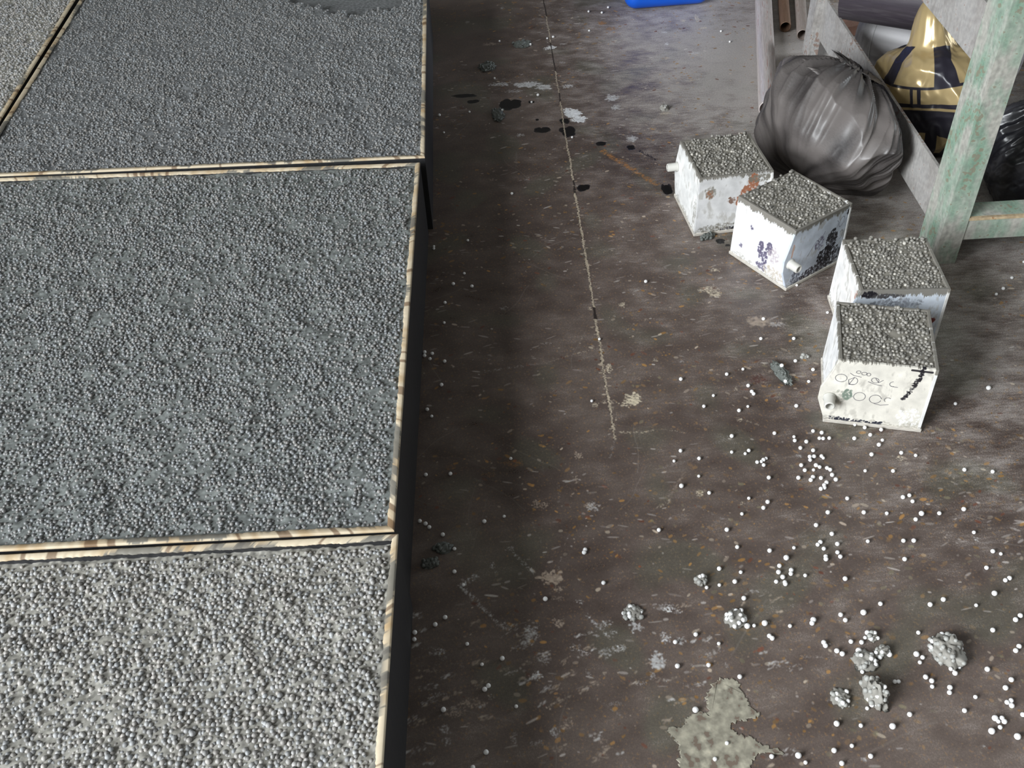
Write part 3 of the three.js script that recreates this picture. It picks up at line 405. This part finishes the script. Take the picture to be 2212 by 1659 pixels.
{ const grey = thing('rubbish_bag', 'dusty black plastic rubbish bag with a twisted knot beside the cube moulds', 'bag', [0.711, 0, -1.91]);
  part('body', bagGeometry({ detail: 80, planes: 17, crumple: 0.0, knot: [0.66, 0.74, -0.12], size: [0.112, 0.12, 0.2], sit: 0.1, turn: 0.4, right: 0.106, reach: 1.75, freq: 2.4, pleat: 0.068, neck: 0.1, seed: 5, colour: greyDust }), dustyPlastic, grey);
  // gathered neck: a twisted, pleated tuft flopping over to the right
  const n = 160, m = 26, kp = [], kc = [], ki = [];
  for (let j = 0; j <= m; j++) for (let i = 0; i <= n; i++) { const s = j / m, a = i / n * Math.PI * 2, tw = a + 1.6 * s; const open = 0.05 * (1 - sstep(0, 0.34, s)) + 0.014 + 0.026 * sstep(0.4, 1, s);
    const pl = 1 + (0.16 + 0.28 * s) * (1 - 2 * Math.abs(n2(Math.cos(tw) * 2.4 + 9, Math.sin(tw) * 2.4))) + 0.08 * Math.sin(tw * 9); const q = open * pl;
    kp.push(q * Math.cos(a) + 0.018 * s * s, 0.085 * s - 0.03 * s * s * s, q * Math.sin(a) - 0.02 * s * s); kc.push(...greyDust(null, 0, 0, n2(Math.cos(tw) * 2, Math.sin(tw) * 2 + s) * 0.8 - 0.25, rr(-0.5, 0.5))); }
  for (let j = 0; j < m; j++) for (let i = 0; i < n; i++) { const p = j * (n + 1) + i; ki.push(p, p + n + 1, p + 1, p + 1, p + n + 1, p + n + 2); }
  const kg = new THREE.BufferGeometry(); kg.setAttribute('position', new THREE.Float32BufferAttribute(kp, 3)); kg.setAttribute('color', new THREE.Float32BufferAttribute(kc, 3)); kg.setIndex(ki); kg.computeVertexNormals();
  const k = part('knot', kg, dustyPlastic, grey, 'twisted and pleated neck of the bag'); k.position.set(0.03, 0.18, -0.045); k.rotation.set(-0.15, 0, -0.55); k.scale.set(1.35, 0.85, 1.35); }
// printed bag: gold foil on black
const [gc, gx] = canvasOf(1024, 512), [mc, mx] = canvasOf(1024, 512);
{ gx.fillStyle = 'rgb(40,38,46)'; gx.fillRect(0, 0, 1024, 512); mx.fillStyle = 'rgb(0,110,0)'; mx.fillRect(0, 0, 1024, 512);
  const gold = (f) => { for (const c of [gx, mx]) { c.fillStyle = c === gx ? 'rgb(186,164,120)' : 'rgb(0,84,90)'; c.beginPath(); f(c); c.fill(); } }, black = (f) => { for (const c of [gx, mx]) { c.fillStyle = c === gx ? 'rgb(40,38,46)' : 'rgb(0,110,0)'; c.beginPath(); f(c); c.fill(); } };
  gold((c) => c.rect(0, 0, 1024, 260));                                         // upper part foil
  for (let k = 0; k < 5; k++) { black((c) => { const x = k * 205 + 20; c.moveTo(x, 80); c.lineTo(x + 100, 80); c.lineTo(x + 60, 128); c.lineTo(x + 70, 196); c.lineTo(x, 196); }); }
  black((c) => c.rect(0, 190, 1024, 7)); for (let k = 0; k < 5; k++) { black((c) => c.rect(k * 205 + 150, 197, 9, 48)); black((c) => c.rect(k * 205 + 172, 197, 12, 48)); }
  black((c) => c.rect(0, 240, 1024, 12));
  for (let k = 0; k < 16; k++) gold((c) => { const x = k * 64; c.moveTo(x + 8, 330); c.lineTo(x + 36, 330); c.lineTo(x + 26, 396); c.lineTo(x + 2, 396); }); }
const goldMat = new THREE.MeshPhysicalMaterial({ map: texOf(gc), metalnessMap: texOf(mc, false), roughnessMap: texOf(mc, false), metalness: 1, roughness: 1 });
goldMat.roughness = 0.85;
const gold = single('printed_bag', bagGeometry({ planes: 9, knot: [-0.12, 0.95, -0.25], size: [0.115, 0.125, 0.14], sit: 0.1, reach: 0.55, freq: 1.2, pleat: 0.05, neck: 0.6, pinch: 0.12, seed: 9, colour: () => [1, 1, 1] }), goldMat, 'black bag printed in shiny gold, bulging behind the low side rail', 'bag');
gold.position.set(0.985, 0, -2.05);
const black = single('rubbish_bag', bagGeometry({ planes: 18, knot: [0.5, 0.7, 0.3], size: [0.165, 0.122, 0.1], sit: 0.09, reach: 1.3, freq: 4.5, neck: 0.05, seed: 17, colour: dusty([0.012, 0.012, 0.016], [0.07, 0.07, 0.08], 0.12) }), new THREE.MeshPhysicalMaterial({ vertexColors: true, roughness: 0.3, clearcoat: 0.3, clearcoatRoughness: 0.25 }), 'glossy black plastic bag behind the green post', 'bag');
black.position.set(1.155, 0, -1.772);

// ---------------------------------------------------------------- tank, tubes and board below and behind the bench
const lathe = (pts, seg = 40) => new THREE.LatheGeometry(pts.map(([r, y]) => new THREE.Vector2(r, y)), seg);
function lay(g, from, to) { const d = new THREE.Vector3(to[0] - from[0], to[1] - from[1], to[2] - from[2]); g.applyQuaternion(new THREE.Quaternion().setFromUnitVectors(new THREE.Vector3(0, 1, 0), d.clone().normalize())); return g; }
{ const R = 0.075, prof = []; for (let k = 0; k <= 14; k++) { const a = k / 14 * Math.PI / 2; prof.push([Math.max(1e-4, R * Math.sin(a)), R * 0.75 * (1 - Math.cos(a))]); } prof.push([R, 0.36]); for (let k = 0; k <= 10; k++) { const a = Math.PI / 2 - k / 10 * Math.PI / 2; prof.push([Math.max(1e-4, R * Math.sin(a)), 0.36 + R * 0.6 * Math.cos(a)]); }
  const tank = thing('steel_tank', 'pale grey steel tank with a domed end lying behind the gold bag', 'tank', [0.945, 0.0755, -2.455]);
  const dir = [0.78, 0, 0.62]; const m = std({ map: noiseTex(256, (u, v) => { const a = 172 + tile((p, q) => fbm(p * 6, q * 6, 4), u, v) * 60; return [a, a * 0.99, a]; }), roughness: 0.45 });
  part('body', lay(lathe(prof, 48), [0, 0, 0], dir), m, tank); const seam = new THREE.TorusGeometry(R + 0.0004, 0.0012, 8, 64); seam.rotateX(Math.PI / 2); seam.translate(0, 0.062, 0); part('weld_seam', lay(seam, [0, 0, 0], dir), std({ color: lin(0.6, 0.6, 0.6), roughness: 0.5 }), tank); }
function tube(name, label, from, to, R, wall, mat, group) { const L = Math.hypot(to[0] - from[0], to[1] - from[1], to[2] - from[2]); const g = lay(lathe([[R - wall, 0], [R, 0.0005], [R, L], [R - wall, L], [R - wall, 0]], 32), from, to); const m = single(name, g, mat, label, 'tube', group); m.position.set(...from); return m; }
const rustSteel = std({ map: worn([112, 86, 68], [140, 112, 92], [84, 56, 42], 12), roughness: 0.55, metalness: 0.35 }), paintedTube = std({ map: worn([170, 160, 156], [196, 190, 188], [140, 96, 84], 22), roughness: 0.4 });
tube('steel_tube', 'wide dark round tube lying on the grey tank below the bench', [0.866, 0.2325, -2.365], [1.92, 0.2495, -1.70], 0.082, 0.005, std({ map: worn([56, 50, 58], [66, 60, 66], [74, 70, 74], 5), roughness: 0.5 }));
tube('steel_tube', 'pinkish white painted tube on the floor left of the brown tubes', [0.652, 0.0235, -2.16], [0.865, 0.0235, -3.2], 0.0232, 0.003, paintedTube);
tube('steel_tube', 'brown steel tube with an open end, nearer the white painted tube', [0.805, 0.0155, -2.62], [0.945, 0.0155, -3.3], 0.0152, 0.002, rustSteel);
tube('steel_tube', 'paler brown steel tube with an open end, nearer the bench post', [0.838, 0.0155, -2.565], [0.99, 0.0155, -3.25], 0.0152, 0.002, std({ map: worn([140, 128, 120], [160, 150, 144], [110, 80, 62], 15), roughness: 0.55 }));
const board = single('wooden_board', box(0.2, 0.03, 0.09, 0, 0.015, 0, 0.003), std({ map: worn([150, 112, 96], [166, 130, 112], [120, 84, 68], 18), roughness: 0.8 }), 'short reddish wooden board on the floor behind the dusty bag', 'board');
board.position.set(0.985, 0, -2.62); board.rotation.y = 0.25;

// ---------------------------------------------------------------- blue jerrycan at the far end of the walkway
{ const can = thing('jerrycan', 'blue plastic jerrycan with a white label at the top picture edge', 'jerrycan', [0.51, 0, -2.895], 0.06), blue = std({ color: lin(0.004, 0.10, 0.62), roughness: 0.38 });
  part('body', new RoundedBoxGeometry(0.25, 0.3, 0.17, 6, 0.035).translate(0, 0.15, 0), blue, can);
  const h = new THREE.TubeGeometry(new THREE.CatmullRomCurve3([[-0.09, 0.29, 0], [-0.08, 0.335, 0], [0, 0.345, 0], [0.03, 0.335, 0], [0.035, 0.29, 0]].map((p) => new THREE.Vector3(...p))), 24, 0.013, 10); part('handle', h, blue, can);
  part('cap', lathe([[0.001, 0.335], [0.022, 0.333], [0.025, 0.328], [0.025, 0.29]], 24).translate(0.085, 0, 0), std({ color: lin(0.02, 0.02, 0.02), roughness: 0.5 }), can);
  const s = new THREE.Shape(); s.absellipse(0, 0, 0.013, 0.03, 0, 6.2832); const lb = new THREE.ExtrudeGeometry(s, { depth: 0.0006, bevelEnabled: false, curveSegments: 16 }); lb.translate(0.074, 0.058, 0.0851); part('label', lb, std({ color: lin(0.7, 0.72, 0.72), roughness: 0.6 }), can, 'white paper label'); }

// ---------------------------------------------------------------- mortar spilt on the floor
{ const P = [[240, -669], [253, -680], [274, -677], [279, -660], [283, -644], [293, -627], [276, -623], [259, -619], [251, -611], [264, -602], [278, -595], [290, -586], [316, -574], [294, -578], [282, -576], [271, -567], [264, -550], [254, -538], [182, -543], [182, -563], [186, -581], [186, -597], [176, -615], [198, -617], [203, -629], [219, -635], [232, -631], [233, -653]];
  const c = new THREE.CatmullRomCurve3(P.map(([x, z]) => new THREE.Vector3(x / 1000, 0, z / 1000)), true, 'catmullrom', 0.3), s = new THREE.Shape(c.getPoints(420).map((p) => new THREE.Vector2(p.x + 0.0026 * n2(p.x * 150, p.z * 150) + 0.0014 * n2(p.x * 520, p.z * 520), -p.z + 0.0026 * n2(p.x * 150 + 9, p.z * 150) + 0.0014 * n2(p.x * 520 + 5, p.z * 520))));
  const g = new THREE.ExtrudeGeometry(s, { depth: 0.0002, bevelEnabled: true, bevelSize: 0.0014, bevelThickness: 0.0006, bevelSegments: 2, curveSegments: 1 }); g.rotateX(-Math.PI / 2); g.translate(0, 0.0007, 0);
  single('mortar_splash', g, std({ map: noiseTex(256, (u, v) => { const f = tile((p, q) => fbm(p * 5, q * 5, 5), u, v); const a = 150 + f * 84; return f < -0.24 ? [118, 104, 92] : [a * 1.0, a * 0.97, a * 0.87]; }, true, 9), roughness: 0.6 }), 'flat splash of grey-green mortar at the bottom picture edge', 'mortar splash'); }
const beadSphere = new THREE.SphereGeometry(1, 14, 10), foam = std({ color: lin(0.86, 0.86, 0.86), roughness: 0.7 }), foamGrey = std({ color: lin(0.34, 0.34, 0.32), roughness: 0.65 }), clumpMat = std({ color: lin(0.25, 0.24, 0.215), roughness: 0.7 }), clumpDark = std({ color: lin(0.115, 0.125, 0.115), roughness: 0.55 });
function clump(label, x, z, w, d, h, n, white, dark) {
  const t = thing('mortar_clump', label, 'mortar clump', [x, 0, z], rr(0, 0.4)), g = mergeVertices(new THREE.IcosahedronGeometry(1, 6).deleteAttribute('normal').deleteAttribute('uv'), 1e-5), p = g.attributes.position, sd = rr(0, 90);
  const rad = (X, Y, Z) => 1 + 0.28 * n3(X * 1.7 + sd, Y * 1.7, Z * 1.7) + 0.12 * n3(X * 5, Y * 5 + sd, Z * 5);
  for (let i = 0; i < p.count; i++) { const X = p.getX(i), Y = p.getY(i), Z = p.getZ(i), r = rad(X, Y, Z); p.setXYZ(i, X * r * w / 2, Math.max(0, Y * r * h), Z * r * d / 2); }
  g.computeVertexNormals(); part('mortar', g, dark ? clumpDark : clumpMat, t);
  for (let i = 0; i < n; i++) { const ph = rr(0, 6.28), cy = rr(0.02, 0.95), sy = Math.sqrt(1 - cy * cy), X = sy * Math.cos(ph), Z = sy * Math.sin(ph), r = rad(X, cy, Z), q = rr(0.0026, 0.0036);
    const b = part('bead', beadSphere, rnd() < white ? foam : dark ? clumpDark : foamGrey, t); b.scale.setScalar(q); b.position.set(X * r * w / 2, Math.max(q, cy * r * h), Z * r * d / 2); }
}
clump('round clump of white beads stuck in grey mortar above the mortar splash', 0.294, -0.772, 0.028, 0.028, 0.011, 16, 0.8);
clump('largest clump of bead mortar near the right picture edge', 0.566, -0.70, 0.04, 0.05, 0.024, 40, 0.25);
clump('elongated clump of bead mortar directly below the loose low clump', 0.449, -0.645, 0.022, 0.042, 0.03, 30, 0.12);
clump('loose low clump of bead mortar left of the largest clump', 0.453, -0.695, 0.034, 0.03, 0.01, 18, 0.4);
clump('small rounded clump of beads directly beside the loose low clump', 0.4785, -0.7065, 0.02, 0.015, 0.012, 12, 0.4);
clump('tiny grey clump with two white beads above the loose low clump', 0.473, -0.731, 0.014, 0.014, 0.008, 6, 0.3);
clump('flat pale clump of bead mortar left of the elongated clump', 0.406, -0.645, 0.024, 0.026, 0.006, 12, 0.35);
clump('flat pale clump of beads below the contraction joint', 0.153, -0.792, 0.026, 0.024, 0.007, 16, 0.5);
clump('long dark clump of bead mortar left of the marked cube mould', 0.474, -1.262, 0.018, 0.06, 0.013, 26, 0.03, true);
clump('tiny pair of beads in mortar near the marked cube mould', 0.525, -1.302, 0.011, 0.008, 0.006, 5, 0.1);
clump('dark bead mortar clump beside the far end of the joint', 0.082, -2.637, 0.045, 0.04, 0.008, 24, 0.03, true);
clump('dark flat bead mortar clump nearest the far mould, above the oil stains', -0.018, -2.514, 0.044, 0.05, 0.007, 22, 0.02, true);
clump('dark bead mortar clump just below the largest oil stain', 0.003, -2.247, 0.028, 0.06, 0.007, 20, 0.02, true);
clump('dark crumb of bead mortar by the gap between the near moulds', -0.118, -0.925, 0.026, 0.02, 0.008, 10, 0.02, true);
clump('dark crumb of bead mortar touching the foot of the nearest mould', -0.137, -0.898, 0.024, 0.018, 0.007, 10, 0.02, true);
clump('pale crumb of mortar alone on the floor left of the dusty bag', 0.414, -2.231, 0.022, 0.02, 0.012, 7, 0.0);
clump('pale irregular crumb of mortar above the round white clump', 0.256, -0.838, 0.015, 0.018, 0.009, 9, 0.25);
clump('dark wet crumb of bead mortar at the foot of the rust-patched cube mould', 0.42, -1.683, 0.03, 0.016, 0.01, 20, 0.02, true);

// ---------------------------------------------------------------- loose polystyrene beads, one object each
const BEADS = [[2.7, [
  -146,-1705, -146,-1697, -141,-1206, -130,-2175, -122,-1455, -101,-921, -88,-855, -83,-1606, -83,-756, -75,-1719, -67,-2270, -63,-723, -24,-978, -19,-658, -9,-1098, 0,-2443,
  20,-2663, 90,-2302, 136,-1221, 153,-2663, 166,-1382, 177,-2117, 227,-571, 246,-591, 255,-1072, 263,-826, 263,-734, 273,-2697, 282,-829, 289,-1037, 317,-849, 317,-759,
  338,-560, 341,-956, 346,-1217, 351,-1084, 358,-986, 366,-755, 372,-1079, 394,-1060, 399,-1186, 401,-578, 403,-1066, 404,-887, 408,-837, 410,-1279, 420,-604, 435,-627,
  440,-639, 444,-679, 459,-1110, 463,-730, 472,-1036, 482,-662, 487,-662, 494,-1060, 515,-891, 516,-1238, 520,-1300, 524,-688, 528,-652, 537,-733, 552,-1028, 559,-941,
  562,-1507, 565,-1129, 573,-678, 578,-634, 593,-591, 594,-599, 598,-1420, 599,-1091, 631,-771, 634,-2645, 641,-1054, 645,-2577, 675,-896, 699,-855, 745,-1164, 925,-1445,
  1016,-1539]], [3.3, [
  -164,-1373, -160,-779, -160,-768, -159,-1363, -155,-978, -149,-1223, -148,-1073, -147,-1354, -146,-972, -143,-1368, -142,-2261, -140,-965, -128,-790, -125,-1283, -121,-1515, -120,-1345,
  -119,-949, -115,-659, -114,-801, -108,-1072, -105,-1573, -101,-879, -77,-578, -68,-1562, -60,-685, -60,-597, -55,-970, -55,-690, -35,-730, 24,-1887, 30,-822, 93,-900,
  95,-905, 108,-2336, 116,-844, 170,-2669, 201,-703, 204,-740, 210,-934, 234,-750, 243,-702, 269,-1093, 274,-1545, 281,-682, 284,-2825, 287,-857, 296,-1074, 297,-1262,
  298,-570, 299,-1001, 305,-833, 312,-927, 312,-804, 321,-2811, 321,-894, 325,-1192, 334,-741, 337,-737, 343,-2845, 358,-1119, 364,-829, 367,-884, 371,-845, 375,-856,
  375,-836, 376,-965, 376,-827, 376,-824, 377,-573, 379,-1268, 379,-1085, 382,-1177, 382,-556, 385,-976, 387,-1059, 388,-841, 390,-847, 396,-1052, 397,-757, 398,-1063,
  398,-1025, 405,-726, 406,-721, 410,-1236, 413,-1221, 415,-1215, 419,-712, 420,-563, 425,-707, 429,-1120, 440,-890, 440,-768, 442,-725, 442,-631, 444,-1021, 444,-759,
  445,-894, 445,-863, 446,-868, 446,-685, 447,-926, 447,-882, 449,-631, 451,-698, 455,-1047, 456,-723, 458,-1101, 458,-1036, 459,-1357, 462,-1015, 463,-1084, 463,-827,
  464,-688, 465,-874, 466,-908, 467,-1021, 467,-866, 468,-737, 469,-889, 471,-949, 472,-1057, 473,-1064, 473,-996, 476,-1412, 476,-1097, 478,-1045, 479,-1018, 479,-998,
  480,-1180, 480,-1064, 480,-1003, 482,-1077, 483,-1041, 485,-1008, 486,-615, 492,-1064, 493,-1120, 494,-1038, 498,-1034, 498,-1023, 499,-1103, 500,-782, 501,-1013, 505,-1102,
  506,-1292, 506,-1115, 508,-974, 515,-1102, 518,-1352, 524,-666, 525,-945, 530,-695, 530,-660, 531,-1267, 547,-642, 550,-649, 555,-1098, 557,-616, 558,-855, 564,-676,
  564,-669, 566,-682, 567,-888, 568,-776, 572,-1061, 579,-1121, 582,-887, 583,-1104, 589,-783, 590,-1081, 593,-970, 595,-1024, 598,-926, 600,-603, 601,-598, 604,-1114,
  604,-973, 605,-961, 608,-672, 615,-624, 619,-619, 620,-1061, 621,-644, 621,-626, 628,-606, 633,-655, 637,-935, 638,-730, 656,-697, 663,-703, 669,-832, 675,-744,
  676,-940, 684,-750, 687,-809, 689,-860, 694,-812, 706,-1018, 748,-1011, 944,-1460, 973,-1491]], [3.9, [
  214,-638, 258,-1018, 307,-758, 331,-569, 332,-761, 388,-869, 390,-608, 400,-762, 448,-710, 459,-600, 472,-769, 523,-700, 580,-586, 591,-603, 609,-577, 610,-936,
  663,-788, 813,-1196]]];
let first = null;
for (const [r, list] of BEADS) for (let i = 0; i < list.length; i += 2) {
  const R = r / 1000 * rr(0.93, 1.07); let x = list[i] / 1000; const z = list[i + 1] / 1000;
  const wall = z < -1.771 ? -0.149 - 0.018 * (z + 1.771) / -0.94 : z < -0.826 ? -0.158 - 0.0087 * (z + 1.751) / 0.925 : -0.161; if (x < wall + R + 0.001) x = wall + R + 0.001;
  const b = first ? first.clone() : (first = shadows(new THREE.Mesh(beadSphere, foam))); b.name = numbered('polystyrene_bead'); b.scale.set(R, R * 0.97, R); b.position.set(x, R * 0.97, z); b.rotation.set(0, i, 0);
  b.userData = { label: 'single loose white polystyrene bead on the brown floor', category: 'bead', group: 'loose white beads scattered on the floor' }; scene.add(b);
}
renderer.render(scene, camera);
